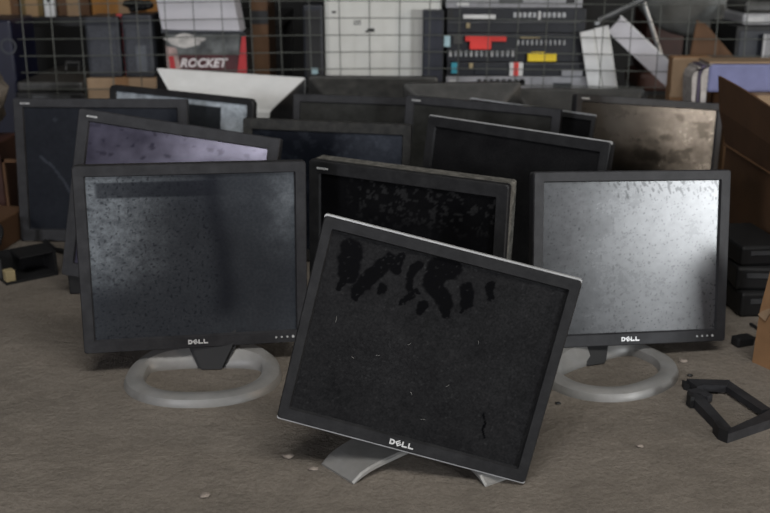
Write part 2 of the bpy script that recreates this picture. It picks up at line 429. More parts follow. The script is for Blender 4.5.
# front centre, turned on its stand so that its right corner hangs to the floor
r2, P2 = monitor('black monitor with silver edge, tilted in front of all, wiped marks near top', (.0199,1.1862,.0433), -4.9, 9, 13.1, .342, .281, bez=(.0155,.0165,.018),
                 bezel=BLACK_PLASTIC, screen=SC_DARK, dust=dust_front, logo='word', trim=(SILVER, .012), buttons=0)
PALE_LINT = plain('pale lint', (.24,.235,.22), .9, .1, 40)
for l in LINT[:8]:
    bm = bmesh.new(); sx = lambda u: -.1555+.311*u
    sz = lambda v: .018+.2465*v
    tube(bm, [(sx(l[0]), .0048, sz(l[1])), ((sx(l[0])+sx(l[2]))/2+.0008, .0045, (sz(l[1])+sz(l[3]))/2), (sx(l[2]), .0048, sz(l[3]))], .00022, 5)
    obj('lint', bm, PALE_LINT, r2, P2)
def v_foot(parent, tip, apex, w0, w1):
    tip = Vector(tip); apex = Vector(apex); d = (apex-tip); L = d.length; d.normalize(); s_ = Vector((-d.y, d.x, 0))
    loops = []
    for k in range(15):
        f = k/14; p = tip + d*(L*f)
        top = .003 + .013*(1-math.exp(-f*14)) + .012*f; th = .0035 + .001*f
        w = w0 + (w1-w0)*f
        bot = max(0, top-th-.003)
        loops.append([p - s_*w/2 + Vector((0,0,bot)), p + s_*w/2 + Vector((0,0,bot)), p + s_*w/2 + Vector((0,0,top-.002)), p + s_*(w/2-.003) + Vector((0,0,top)), p - s_*(w/2-.003) + Vector((0,0,top)), p - s_*w/2 + Vector((0,0,top-.002))])
    bm = bmesh.new(); loft(bm, loops, True, True)
    o = obj('stand_foot', bm, SILVER_BASE, parent, Matrix.Translation((-parent.location.x, -parent.location.y, 0))); o['label'] = 'silver splayed foot'
v_foot(r2, (-.065,1.198,0), (.080,1.325,0), .070, .095)
v_foot(r2, (.157,1.181,0), (.065,1.325,0), .058, .060)
neck(r2, (.060,1.318,.03), (.066,1.285,.20), .06, .07, .03, R(-5), SILVER_BASE)

G = 'old flat monitors on the floor'
monitor('black monitor with thick dusty top edge behind the tilted silver-edged one', (.0266,1.653,.0048), -24.3, -.5, 1.5, .367, .31, bez=(.022,.024,.024),
        bezel=BLACK_PLASTIC, shell=LIT_DUSTY_SHELL, screen=SC_DARK, dust=dust_crumbs, logo='corner', edge=.046, depth=.07)
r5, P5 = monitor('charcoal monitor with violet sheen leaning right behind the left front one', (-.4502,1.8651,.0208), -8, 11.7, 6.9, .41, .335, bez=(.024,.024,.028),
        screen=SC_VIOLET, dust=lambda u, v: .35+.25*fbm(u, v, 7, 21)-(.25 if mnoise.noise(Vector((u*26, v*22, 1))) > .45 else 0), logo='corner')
# small stub foot that shows under its lower left corner
bm = BX(-.622-.018, -.622+.018, 1.905, 1.945, 0, .05, .003)
obj('stand_foot', bm, BLACK, r5, Matrix.Translation((.4502, -1.8651, 0)))
def dust_scratch(u, v):
    d = .22 + .06*fbm(u, v, 5, 51)
    SC = [(.09,.60),(.17,.52),(.24,.40),(.29,.27)]
    for a, b in zip(SC, SC[1:]):
        if seg(u, v, a, b)[0] < .008: d = 1.0
    if (u-.2)**2+(v-.9)**2 < .0002: d += .5
    return d
monitor('large charcoal monitor at far left with a curved scratch on its screen', (-.66,2.2548,.0027), -3.9, 8.1, -.3, .41, .335, bez=(.024,.022,.03),
        screen=SC_NIGHT, dust=dust_scratch, logo='corner', edge=.022, depth=.045)
SC_SKY_DUST = screen_mat('dusty screen with painted sky glow', (.01,.011,.013), (.50,.55,.60), .22, .38, spec=1.0)  # sky reflection painted into the pale colour of the dust
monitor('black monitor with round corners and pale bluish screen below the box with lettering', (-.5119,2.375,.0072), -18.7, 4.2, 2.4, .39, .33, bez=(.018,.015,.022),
        bezel=BLACK_PLASTIC, screen=SC_SKY_DUST, dust=lambda u, v: .75+.3*fbm(u, v, 12, 61) if (u < .42 or u > .80 or v > .955) else .03, radius=.014, edge=.022, depth=.045)  # pale zones paint the reflected sky over the dust
monitor('black monitor with bluish screen, middle row, left of the corner-marked wide one', (-.1343,2.1081,.0035), -5.7, 4.1, 1.3, .367, .31, bez=(.020,.024,.024),
        bezel=DUSTY_BEZEL, screen=SC_NIGHT, dust=lambda u, v: .55*sm(.5, .8, u)+.08 + (.2 if fbm(u, v, 16, 71) > .3 else 0), edge=.024, depth=.05)  # paler right half paints in a bluish reflection
monitor('dusty dark monitor in back row between the white-backed monitor and the wide corner-marked one', (-.0517,2.495,.0066), 0, 4, 2, .379, .30, bez=(.018,.020,.022),
        screen=SC_GREEN, dust=dust_plain(.6, .25, 81), edge=.018, depth=.035)
monitor('wide charcoal monitor with a pale corner mark behind the thin silver-edged one', (.2081,2.337,.0035), -20.1, 5.8, 1.9, .38, .315, bez=(.022,.020,.024),
        screen=SC_GREEN, dust=dust_plain(.5, .25, 82), logo='corner', edge=.024, depth=.05)
monitor('black monitor with bright silver top edge, middle row right of centre', (.2158,1.9133,.003), -35, 10, 1.4, .405, .333, bez=(.020,.022,.022),
        bezel=BLACK_PLASTIC, screen=SC_DARK, dust=dust_plain(.3, .12, 83), trim=(SILVER, .012), edge=.026, depth=.05)
monitor('widescreen monitor at right rear with brown reflection in its bright corner', (.6671,2.498,.0245), 19.6, 8.4, 6.4, .44, .275, bez=(.018,.019,.022),
        screen=SC_BROWN, dust=dust_blotch_glow, logo='corner', edge=.024, depth=.05)
monitor('black monitor with grey top edge squeezed between widescreen and corner-marked ones', (.329,2.4185,.0150), -14.1, 3, 5.5, .31, .28, bez=(.012,.014,.02),
        bezel=BLACK_PLASTIC, screen=SC_DARK, dust=dust_plain(.12, .06, 84), trim=(STEEL, .012), edge=.024, depth=.045)

# monitors seen from behind, back row
def back_monitor(label, x, y, yaw, lean, roll, W, H, shell, bezel, edge, depth, bulge, radius=.008):
    return monitor(label, (x, y, .002), 180+yaw, lean, roll, W, H, bezel=bezel, shell=shell, screen=SC_DARK, dust=lambda u, v: .2, edge=edge, depth=depth, bulge=bulge, radius=radius)
r8, P8 = back_monitor('white-backed monitor turned backwards in front of the box with lettering', -.438, 2.745, -2, -1, -3.4, .405, .333, SHELL, WHITE_SHELL, .016, .112, (.078,.080))
bm = bmesh.new(); w8, h8 = .2015, .3325
loft(bm, [[(-w8,.014,h8), (w8,.014,h8), (w8,.012,h8-.002), (-w8,.012,h8-.002)], [(-w8,.018,h8+.001), (w8,.018,h8+.001), (w8,.016,h8-.004), (-w8,.016,h8-.004)],
          [(-w8+.003,.023,h8-.003), (w8-.003,.023,h8-.003), (w8-.003,.020,h8-.006), (-w8+.003,.020,h8-.006)],
          [(-w8+.074,.111,h8-.076), (w8-.074,.111,h8-.076), (w8-.074,.106,h8-.078), (-w8+.074,.106,h8-.078)],
          [(-w8+.078,.116,h8-.084), (w8-.078,.116,h8-.084), (w8-.078,.111,h8-.084), (-w8+.078,.111,h8-.084)],
          [(-w8+.078,.116,.09), (w8-.078,.116,.09), (w8-.078,.111,.09), (-w8+.078,.111,.09)]], True, True)
obj('back_cover', bm, WHITE_SHELL, r8, P8)['label'] = 'white sloping back cover'
back_monitor('dark monitor turned backwards below the large white computer case', -.034, 2.738, 0, -1, -.4, .352, .325, SHELL_GREY, SHELL, .02, .10, (.06,.055))
back_monitor('small dark monitor turned backwards below the red plastic clip',   .2035, 2.605, 0, -1, .8, .305, .327, SHELL_GREY, SHELL, .02, .065, (.055,.05))
back_monitor('dark monitor turned backwards below the white upright panels', .534, 2.772, 0, -1, 0, .367, .286, SHELL_GREY, LIT_DUSTY_SHELL, .012, .07, (.05,.06))  # pale bezel paints in the lit upper rim

# ------------------------------------------------------------------ black plastic frame lying on the floor, right
fr = thing('mounting_bracket', 'broken black plastic bracket frame lying flat on the floor at the right', 'bracket', (.525,1.385,0))
def on(fr_pts, z0, z1, bm):
    prism(bm, [(x, y, z0) for x, y in fr_pts], (0, 0, z1-z0))
MO = Matrix.Translation((-.525, -1.385, 0))
bm = bmesh.new()
on([(.4856,1.4689),(.5535,1.4652),(.5405,1.443),(.5051,1.4466),(.4934,1.4393)], .004, .016, bm)      # far bar
on([(.5535,1.4652),(.584,1.366),(.568,1.362),(.5405,1.447)], .004, .014, bm)                        # right bar
on([(.584,1.366),(.588,1.340),(.4919,1.2844),(.5033,1.3049),(.568,1.352)], .0, .015, bm)            # near bar
on([(.4919,1.2844),(.4732,1.4214),(.4920,1.4178),(.4960,1.3934),(.5040,1.3049)], .0, .014, bm)        # left bar
obj('rim', bm, GREY_BEZEL, fr, MO)
for poly, zt in (([(.4732,1.4214),(.468,1.408),(.470,1.395),(.476,1.395)], .020), ([(.4856,1.4689),(.480,1.474),(.4795,1.462),(.487,1.455)], .012), ([(.4919,1.2844),(.482,1.296),(.481,1.318),(.489,1.318)], .019)):
    bm = bmesh.new(); on(poly, 0, zt, bm); obj('clip', bm, BLACK, fr, MO)
bm = bmesh.new(); on([(.4932,1.4393),(.4760,1.4330),(.4744,1.4255),(.5010,1.409),(.5110,1.416),(.5040,1.428)], .002, .014, bm)
obj('bracket', bm, GREY_BEZEL, fr, MO)

# crumbs of dirt lying about
def crumb(x, y, s, seed, label, m):
    bm = bmesh.new(); bmesh.ops.create_icosphere(bm, subdivisions=2, radius=s)
    for v in bm.verts:
        k = 1+.5*mnoise.noise(v.co*(1.3/s)+Vector((seed,0,0))); v.co = Vector((v.co.x*k*1.4, v.co.y*k, v.co.z*k*.5))
    zmin = min(v.co.z for v in bm.verts)
    o = obj('dirt_crumb', bm, m, None, Matrix.Translation((x, y, -zmin)))
    return tag(o, label, 'debris', 'crumbs of dirt on the floor')
DIRT = plain('dry dirt', (.19,.16,.135), .95, .3, 80)
def gp(u, v):
    p0 = Vector((0,0,CAMZ)); d = at(u, v, 1.0)-p0; return p0 + d*(-CAMZ/d.z)
for k, (u, v, s, lab, m) in enumerate([(640,447,.0042,'pale dirt crumb on the floor below the right ring foot',DIRT), (558,404,.0035,'dark crumb on the floor beside the tilted monitor',BLACK), (690,376,.0035,'black chip on the floor above the broken frame',BLACK),
        (683,362,.006,'flat grey dirt flake under the right front monitor corner',DIRT), (288,458,.006,'dry dirt clod left of the splayed foot',DIRT), (313,470,.005,'dry dirt clod nearest the splayed foot',DIRT),
        (205,497,.005,'dry dirt clod at the bottom edge left of centre',DIRT), (470,440,.003,'tiny crumb beneath the tilted monitor',DIRT)]):
    if k == 7: continue
    p = gp(u, v); crumb(p.x, p.y, s, k*3.1, lab, m)

# ------------------------------------------------------------------ right side: cardboard and black devices
def open_box(name, label, x0, x1, y0, y1, h, m, loc, rz, th=.005, group=None):
    t = thing(name, label, 'box', loc, rz, group)
    bm = bmesh.new()
    box(bm, x0, x1, y0, y1, 0, th)
    for a in ((x0, x0+th, y0, y1), (x1-th, x1, y0, y1), (x0+th, x1-th, y0, y0+th), (x0+th, x1-th, y1-th, y1)): box(bm, *a, th, h)
    obj('carton_body', bm, m, t)
    return t
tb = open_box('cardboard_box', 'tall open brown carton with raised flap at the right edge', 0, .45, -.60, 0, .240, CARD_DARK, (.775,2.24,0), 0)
bm = bmesh.new()
n = 14; lo = []; hi = []
for k in range(n+1):
    f = k/n; yy = -.60*f
    z = .240+.012*math.sin(f*PI)*-.6
    lo.append(Vector((-.002, yy, z))); hi.append(Vector((-.034+.02*f+.006*math.sin(f*7), yy, .395-.010*math.sin(f*PI*.9)-.02*f)))
loft(bm, [[p for p in lo], [l.lerp(h_, .5)+Vector((-.006,0,0)) for l, h_ in zip(lo, hi)], hi, [p+Vector((.005,0,0)) for p in hi], [l.lerp(h_, .5)+Vector((-.001,0,0)) for l, h_ in zip(lo, hi)], [p+Vector((.005,0,0)) for p in lo]], closed=False)
obj('flap', bm, CARD_DARK, tb)
bm = bmesh.new(); tube(bm, [(-.004, -.6*f, .240) for f in (0,.5,1)], .0025, 6); obj('crease', bm, plain('worn cardboard fold', (.14,.07,.03), .8, .2, 12), tb)

t2 = thing('cardboard_box', 'orange brown carton with torn corner nearest the camera at the right', 'box', (.6276,1.5706,0), R(30))
bm = bmesh.new()
# leaning side wall with a torn upper edge, then the rest of the carton behind it
wall = [(0,0,0),(0,-.34,0),(.03,-.34,.20),(.026,-.22,.215),(.008,-.10,.205),(.005,-.03,.190),(.004,-.010,.165),(.001,-.002,.095)]
prism(bm, wall, (.006, 0, 0)); box(bm, .006, .11, -.34, -.335, 0, .19); box(bm, .006, .11, -.006, 0, 0, .06); box(bm, .11, .115, -.34, 0, 0, .19); box(bm, .006, .11, -.335, -.006, 0, .005)
obj('carton_body', bm, CARD, t2)
bm = bmesh.new(); prism(bm, [(-.002,-.001,.088),(-.003,-.018,.082),(-.001,-.030,.110),(.0,-.020,.104),(-.001,-.008,.096)], (.003,0,0)); obj('torn_edge', bm, CARD_PALE, t2)

# stack of black devices between the right front monitor and the open carton
zz = 0
for k, (x0, x1, y0, y1, h, lab) in enumerate([(.668,.762,1.78,1.98,.050,'black device at the bottom of the stack beside the open carton'), (.672,.764,1.79,1.97,.046,'black device in the middle of the stack beside the open carton'), (.664,.758,1.80,1.96,.040,'black device lying topmost of the stack beside the open carton')]):
    t = thing('black_device', lab, 'device', ((x0+x1)/2, (y0+y1)/2, zz), R((4,-3,6)[k]), 'black devices stacked beside the open carton')
    w, d = (x1-x0)/2, (y1-y0)/2
    obj('casing', BX(-w, w, -d, d, 0, h, .006), BLACK, t)
    obj('front_slot', BX(-w*.6, w*.5, -d-.0015, -d+.002, h*.55, h*.75), DARK_STEEL, t)
    zz += h
t = thing('power_plug', 'small black plug on the floor behind the right front monitor', 'plug', tuple(gp(742,345)), R(20))
obj('body', BX(-.018,.018,-.011,.011,0,.018,.004), BLACK, t)
bm = bmesh.new(); tube(bm, [(.016,0,.009),(.04,.006,.006),(.07,.03,.004),(.075,.07,.004)], .003, 6); obj('cable', bm, BLACK, t)

# ------------------------------------------------------------------ left side clutter on the floor
t = thing('cardboard_box', 'small brown carton at the left edge beside the far left monitor', 'box', (-.935,2.26,0), R(-6))
obj('carton_body', BX(-.09,.062,-.08,.08,0,.07,.003), CARD_DARK, t); obj('tape', BX(-.03,-.005,-.0815,.0815,0,.0712), CARD_PALE, t)
bm = bmesh.new(); pts = []
for k in range(40):
    a = 2*PI*k/39*1.4
    pts.append((-.905+.050*math.cos(a), 2.115+.035*math.sin(a)+.0006*k, .010+.06*(.5+.5*math.sin(a*.9+1))+.001*k))
zlow = min(p[2] for p in pts); pts = [(x, y, z-zlow+.005) for x, y, z in pts]
tube(bm, pts, .005, 8); tag(obj('power_cable', bm, BLACK, smooth=True), 'black cable looped in front of the small carton at left', 'cable')
t = thing('power_supply', 'opened black metal power unit with brass tab on the floor at far left', 'power supply', (-.765,2.02,0), R(38))
bm = bmesh.new(); box(bm, -.055,.055,-.035,.035,0,.006); box(bm, -.055,.055,.030,.036,.006,.055); box(bm, .049,.055,-.035,.030,.006,.055); box(bm, -.02,.049,-.03,.03,.050,.055)
obj('housing', bm, BLACK, t); obj('terminal', BX(-.054,-.034,-.036,-.014,.006,.030,.002), BRASS, t); obj('side_plate', BX(-.056,-.051,-.005,.034,.006,.048,.001), DARK_STEEL, t)
bm = bmesh.new()
tube(bm, [(-.80,2.25,.006),(-.76,2.19,.006),(-.70,2.15,.006),(-.62,2.15,.006),(-.55,2.17,.006)], .006, 8)
tag(obj('power_cable', bm, BLACK, smooth=True), 'black cable lying on the floor below the far left monitor', 'cable')
t = thing('metal_bracket', 'brown upright bracket at the left of the far left monitor', 'bracket', (-.905,2.335,0))
bm = bmesh.new(); box(bm, -.012,.012,-.012,.012,0,.004); box(bm, -.006,.0,-.005,.005,.004,.185); box(bm,-.006,.03,-.005,.005,.178,.185); box(bm,-.006,.03,-.005,.005,.055,.062)
obj('body', bm, CARD_DARK, t)
# pale crumpled paper at the left behind
bm = bmesh.new(); bmesh.ops.create_icosphere(bm, subdivisions=3, radius=.05)
for v in bm.verts: v.co *= 1+.55*mnoise.noise(v.co*38)
for v in bm.verts: v.co.z *= 1.6
zmin = min(v.co.z for v in bm.verts)
tag(obj('paper_scrap', bm, plain('soiled paper', (.085,.07,.055), .9, .4, 40), None, Matrix.Translation((-1.005,2.52,.20-zmin))), 'crumpled soiled paper at the left edge behind the far left monitor', 'paper')
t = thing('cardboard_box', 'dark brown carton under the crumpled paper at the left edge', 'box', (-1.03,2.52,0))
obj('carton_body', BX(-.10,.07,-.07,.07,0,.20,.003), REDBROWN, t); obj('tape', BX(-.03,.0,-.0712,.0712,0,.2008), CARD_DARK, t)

# ------------------------------------------------------------------ wire mesh panel in front of the goods
bm = bmesh.new(); YM = 2.86
def wire(p0, p1, r=.0014): tube(bm, [p0, p1], r, 5, cap=True)
x = -1.02
while x < 1.35:
    wire((x, YM, 0), (x+.012*math.sin(x*5), YM, .82)); x += .0815
z = .0
while z < .82:
    p = [(xx, YM-.0034, z+.006*math.sin(xx*3+z*4)) for xx in [-1.03+2.37*k/30 for k in range(31)]]
    tube(bm, p, .0014, 5); z += .0465
tag(obj('wire_mesh_panel', bm, WIRE), 'upright galvanised wire mesh panel across the back of the monitors', 'wire mesh')

# ------------------------------------------------------------------ goods behind the mesh
YB = 2.95
def px_box(name, u0, u1, vtop, zbot, Y, depth, m, label, cat, part='casing', bev=.004, group=None, vbot=None):
    """box whose front face stands at distance Y between photo columns u0..u1 and reaches photo row vtop"""
    c = at((u0+u1)/2, max(vtop, 20), Y)
    w = (at(u1, max(vtop, 20), Y).x - at(u0, max(vtop, 20), Y).x)/2
    ztop = at((u0+u1)/2, vtop, Y).z
    t = thing(name, label, cat, (c.x, Y+depth/2, zbot), 0, group)
    obj(part, BX(-w, w, -depth/2, depth/2, 0, ztop-zbot, bev), m, t)
    return t, w, ztop-zbot
# speakers on their carton
zc = at(120, 78, YB).z
t, w, h = px_box('cardboard_box', 86, 157, 78, 0, YB-.01, .30, CARD_PALE, 'pale brown carton under the two grey speakers', 'box', 'carton_body')
obj('tape', BX(-.02,.02,-.1512,.1512,0,h+.0008), CARD, t)
for u0, u1, vt, lab in ((84,118,17,'dark grey speaker, left one of the pair on the carton'), (121,151,15,'dark grey speaker with pale stripe, right one of the pair on the carton')):
    t, w, h = px_box('speaker', u0, u1, vt, zc+.001, YB, .14, GREYBLUE, lab, 'speaker', 'casing', .006, 'pair of speakers on the carton')
    bm = BX(-w*.82, w*.82, -.0735, -.069, h*.06, h*.80, .003); obj('grille', bm, plain('speaker grille', (.042,.045,.055), .8, .3, 120), t)
    if vt == 15: obj('stripe', BX(-w*.15, w*.55, -.0745, -.0730, h*.08, h*.52, .0005), plain('pale worn stripe', (.075,.082,.095), .6, .3, 25), t)['label'] = 'pale stripe'
    obj('top_cap', BX(-w*.9, w*.9, -.072, -.068, h*.86, h*.97, .001), NAVY, t)
bm = bmesh.new(); p = at(119.5, 18, 2.99); tag(obj('red_tag', BX(p.x-.008, p.x+.008, 2.985, 2.99, zc+.001, p.z+.012), RED_PRINT), 'narrow red strip between the two grey speakers', 'strip')
# flat device at left
t = thing('flat_scanner', 'flat dark device with grey lid at upper left behind the mesh', 'scanner', (-.975,3.10,0))
obj('casing', BX(-.10,.10,-.19,.19,.0,.255,.006), BLACK, t); obj('lid', BX(-.096,.096,-.185,.185,.255,.285,.008), SHELL_GREY, t); obj('control_strip', BX(-.05,.06,-.1925,-.188,.235,.247), DARK_STEEL, t)
bm = bmesh.new(); tube(bm, [(-.02,.05,.287),(-.02,.06,.31),(.02,.06,.31),(.02,.05,.287)], .006, 6); obj('handle', bm, SHELL_GREY, t)
t, w, h = px_box('storage_bin', -30, 10, 20, 0, 2.97, .2, plain('dark blue plastic', (.004,.005,.018), .45, .3, 12), 'dark blue bin at the upper left corner', 'bin', 'body', .008)
bm = bmesh.new(); 
for k in range(24):
    a = 2*PI*k/24; b_ = 2*PI*(k+1)/24
    prism(bm, [(.045+.024*math.cos(a),-.1005,h-.075+.024*math.sin(a)),(.045+.024*math.cos(b_),-.1005,h-.075+.024*math.sin(b_)),(.045+.018*math.cos(b_),-.1005,h-.075+.018*math.sin(b_)),(.045+.018*math.cos(a),-.1005,h-.075+.018*math.sin(a))], (0,-.001,0))
obj('emblem', bm, GREYBLUE, t)
# rack at the far back carrying cartons
zs = at(60, 17, 3.30).z
rk = thing('shelf_rack', 'dark steel shelf rack in the shadow at the back left', 'shelf', (-.95,3.5,0))
bm = bmesh.new(); box(bm, -.65,.62,-.2,.2,zs-.03,zs,.002); obj('shelf_board', bm, BLACK, rk)
for sx in (-.63,.60):
    for sy in (-.18,.18): obj('post', BX(sx-.015,sx+.015,sy-.015,sy+.015,0,zs-.031), BLACK, rk)
def carton(u0, u1, Y, h, d, m, label):
    x0, x1 = at(u0, 10, Y).x, at(u1, 10, Y).x
    t = thing('cardboard_box', label, 'box', ((x0+x1)/2, Y+d/2, zs), 0, 'cartons on the back shelf')
    obj('carton_body', BX(-(x1-x0)/2,(x1-x0)/2,-d/2,d/2,0,h,.003), m, t); obj('tape', BX(-.02,.02,-d/2-.001,d/2+.001,0,h+.001), plain('packing tape', (.22,.13,.05), .4, .1, 30), t)
    return t
ORANGE = plain('orange brown cardboard', (.30,.135,.03), .8, .15, 12)
carton(92, 158, 3.32, .22, .3, ORANGE, 'orange brown carton on the back shelf above the speakers')
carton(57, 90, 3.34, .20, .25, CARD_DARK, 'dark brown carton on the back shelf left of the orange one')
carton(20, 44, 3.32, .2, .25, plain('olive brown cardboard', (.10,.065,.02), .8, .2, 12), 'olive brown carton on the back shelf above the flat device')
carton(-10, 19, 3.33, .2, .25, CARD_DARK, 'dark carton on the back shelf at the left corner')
t = thing('label_sleeve', 'narrow white label sleeve standing on the back shelf at upper left', 'label', (at(49.5,10,3.31).x, 3.32, zs))
obj('sleeve', BX(-.016,.016,-.01,.01,0,.16,.001), WHITE, t); obj('print', BX(-.007,.007,-.0108,-.009,.045,.13), GREYBLUE, t)
# crumpled dark rag on the speakers' carton side
bm = bmesh.new(); bmesh.ops.create_icosphere(bm, subdivisions=3, radius=.035)
for v in bm.verts:
    v.co *= 1+.6*mnoise.noise(v.co*45+Vector((3,1,2))); v.co.z *= .55
ztop = at(136, 15, YB).z; zmin = min(v.co.z for v in bm.verts)
tag(obj('dark_rag', bm, BLACK, None, Matrix.Translation((at(138,12,3.02).x, 3.03, ztop-zmin+.001))), 'dark crumpled rag on top of the right grey speaker', 'rag')

# box with ROCKET lettering
t, w, h = px_box('product_box', 164, 246, 33, 0, YB, .16, BLACK, 'black printed box with red side and white italic lettering', 'box', 'carton_body', .002)
yF = -.0808
def zof(v): return at(200, v, YB).z
bm = bmesh.new(); prism(bm, [(-w*.96,yF,zof(57)),(w*.80,yF,zof(57)),(w*.84,yF,zof(34)),(-w*.96,yF,zof(34))], (0,.001,0)); obj('picture_print', bm, PHOTO_PRINT, t)
bm = bmesh.new(); cx, cz = -w*.50, zof(40.5)
prism(bm, [(cx+.055*math.cos(a)*(1+.18*math.sin(5*a)), yF-.0005, cz+.018*math.sin(a)*(1+.2*math.cos(4*a))) for a in [2*PI*k/28 for k in range(28)]], (0,.001,0)); obj('picture_print', bm, FLUFF_PRINT, t)
bm = bmesh.new(); prism(bm, [(-w*.97,yF-.0006,zof(75)),(-w*.62,yF-.0006,zof(75)),(-w*.72,yF-.0006,zof(48)),(-w*.97,yF-.0006,zof(46))], (0,.001,0)); obj('picture_print', bm, plain('pale pink print', (.34,.24,.22), .5, .4, 30), t)
bm = bmesh.new(); prism(bm, [(-w*.90,yF-.0012,zof(70)),(-w*.76,yF-.0012,zof(70)),(-w*.80,yF-.0012,zof(56)),(-w*.92,yF-.0012,zof(56))], (0,.001,0)); obj('red_print', bm, RED_PRINT, t)
bm = bmesh.new(); prism(bm, [(-w*.70,yF-.0004,zof(76)),(w*.82,yF-.0004,zof(76)),(w*.82,yF-.0004,zof(55)),(-w*.66,yF-.0004,zof(55))], (0,.001,0)); obj('red_print', bm, DARKRED_PRINT, t)
bm = bmesh.new(); prism(bm, [(w*.72,yF-.0008,zof(78)),(w*.98,yF-.0008,zof(78)),(w*.99,yF-.0008,zof(36)),(w*.90,yF-.0008,zof(36))], (0,.001,0)); obj('red_print', bm, RED_PRINT, t)
cu = bpy.data.curves.new('lettering', 'FONT'); cu.body = 'ROCKET'; cu.size = .0345; cu.shear = .28; cu.offset = .0011; cu.extrude = .0006; cu.align_x = 'CENTER'; cu.align_y = 'CENTER'; cu.space_character = 1.0; cu.resolution_u = 3
tmp = bpy.data.objects.new('lettering', cu); COL.objects.link(tmp); bpy.context.view_layer.update()
me = bpy.data.meshes.new_from_object(tmp.evaluated_get(bpy.context.evaluated_depsgraph_get())); bpy.data.objects.remove(tmp)
me.materials.clear(); me.materials.append(plain('white ink', (.62,.58,.58), .5, .1, 40))
lt = bpy.data.objects.new('lettering', me); COL.objects.link(lt); lt.parent = t; lt.matrix_local = Matrix.Translation((-.011, yF-.0015, zof(63.2))) @ Matrix.Rotation(PI/2, 4, 'X')
lt['label'] = 'white italic capitals spelling rocket'
# white carton on top of it, lower front edge slanting
zr = zof(33)
t = thing('white_case', 'white slanted box on top of the black printed box', 'box', (at(200,20,YB).x, YB+.07, zr+.001))
bm = bmesh.new()
def px(u, v): p = at(u, v, YB-.005); return (p.x-at(200,20,YB).x, -.075, max(p.z-zr, 0))
prism(bm, [px(162,29.5), px(240,33), px(233,-4), px(155,-8)], (0,.12,0))
bm2 = bm; obj('carton_body', bm2, LILAC_WHITE, t)
bm = bmesh.new(); prism(bm, [(px(161,29.5)[0], -.0762, 0.0),(px(243,33)[0], -.0762, 0.0),(px(243,31)[0], -.0762, .006),(px(161,28)[0], -.0762, .009)], (0,.001,0)); obj('bottom_edge', bm, GREYBLUE, t)
# black tower with small parts, brown crate behind
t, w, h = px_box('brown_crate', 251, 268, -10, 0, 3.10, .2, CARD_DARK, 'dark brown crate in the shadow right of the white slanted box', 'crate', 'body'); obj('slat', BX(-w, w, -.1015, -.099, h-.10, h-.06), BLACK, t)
t, w, h = px_box('computer_tower', 303, 322.5, 5, 0, YB, .3, NAVY, 'narrow black tower beside the large white computer case', 'computer', 'casing')
obj('front_panel', BX(-w*.8, w*.8, -.152, -.148, h*.45, h*.97, .002), BLACK, t); obj('sticker', BX(-.006,.012,-.1535,-.15, zof(74), zof(68)), PALE_BLUE, t)
# large white case panel
t, w, h = px_box('computer_tower', 324, 442, -14, 0, YB+.02, .25, CREAM, 'large white computer case with dark spots behind the mesh', 'computer', 'casing', .010)
obj('side_panel', BX(-w*.92, w*.95, -.1275, -.124, .02, h*.985, .001), CREAM, t)
for (u, v, ww, hh_) in ((371,30,.010,.005), (366.5,31.5,.003,.003), (334,12,.006,.003)):
    p = at(u, v, YB+.02); c = t.location
    obj('screw_hole', BX(p.x-c.x-ww, p.x-c.x+ww, -.1285, -.126, p.z-hh_, p.z+hh_), BLACK, t)
bm = bmesh.new(); 
for k in range(4):
    p = at(357, 20.5+k*1.3, YB+.02); box(bm, p.x-t.location.x-.010, p.x-t.location.x+.012, -.1285, -.126, p.z-.0008, p.z+.0008)
obj('vent', bm, SHELL_GREY, t)
t, w, h = px_box('drive_case', 423, 444, 10, 0, YB-.03, .035, NAVY, 'black blue slim case standing against the white computer case', 'computer', 'casing', .002)
obj('front_panel', BX(-w*.85, w*.85, -.019, -.016, h*.3, h*.97, .001), plain('slightly blue black', (.014,.016,.026), .5, .2, 20), t)

# stack of opened rack units
U0, U1 = 446, 598
def unit(name, label, v0, v1, u0, u1, m, cat, dep=.3):
    p0, p1 = at(u0, v1, YB), at(u1, v0, YB); k = at((u0+u1)/2, (v0+v1)/2, YB)
    t = thing(name, label, cat, (k.x, YB+dep/2, p0.z), 0, 'opened electronic units in a stack')
    w = (at(u1,(v0+v1)/2,YB).x-at(u0,(v0+v1)/2,YB).x)/2; h = p1.z-p0.z
    obj('casing', BX(-w, w, -dep/2, dep/2, 0, h-.0015, .002), m, t)
    def add(part, a0, b0, a1, b1, mm, th=.006, label=None):
        q0, q1 = at(a0, b1, YB), at(a1, b0, YB)
        o = obj(part, BX(q0.x-k.x, q1.x-k.x, -dep/2-th, -dep/2+.001, q0.z-p0.z, q1.z-p0.z, min(.0012, th*.3)), mm, t)
        if label: o['label'] = label
        return o
    return t, add
zb = at(520, 92, YB).z
t = thing('storage_crate', 'dark crate carrying the stack of opened electronic units', 'crate', (at(522,90,YB).x, YB+.15, 0)); obj('body', BX(-.22,.22,-.15,.15,0,zb-.001,.004), NAVY, t); obj('rim', BX(-.222,.222,-.152,-.148,zb-.03,zb-.004), BLACK, t)
GREYC = plain('grey painted chassis', (.24,.24,.255), .5, .2, 30)
t, add = unit('electronic_unit', 'grey chassis with dark grill at the bottom of the opened stack', 76, 92, 446, 598, GREYC, 'electronics')
for k in range(8): add('vent_slot', 477+k*6.1, 79, 481.5+k*6.1, 83, BLACK, .002)
add('port', 553, 83, 572, 87.5, NAVY, .002); add('port', 519, 80, 525, 85, BLACK, .002); add('port', 449, 80, 456, 86, INK, .003); add('rail', 531, 77, 532, 91, DARK_STEEL, .002)
t, add = unit('electronic_unit', 'dark unit with red and white tag, second from bottom of the opened stack', 62, 76, 447, 590, PCB, 'electronics')
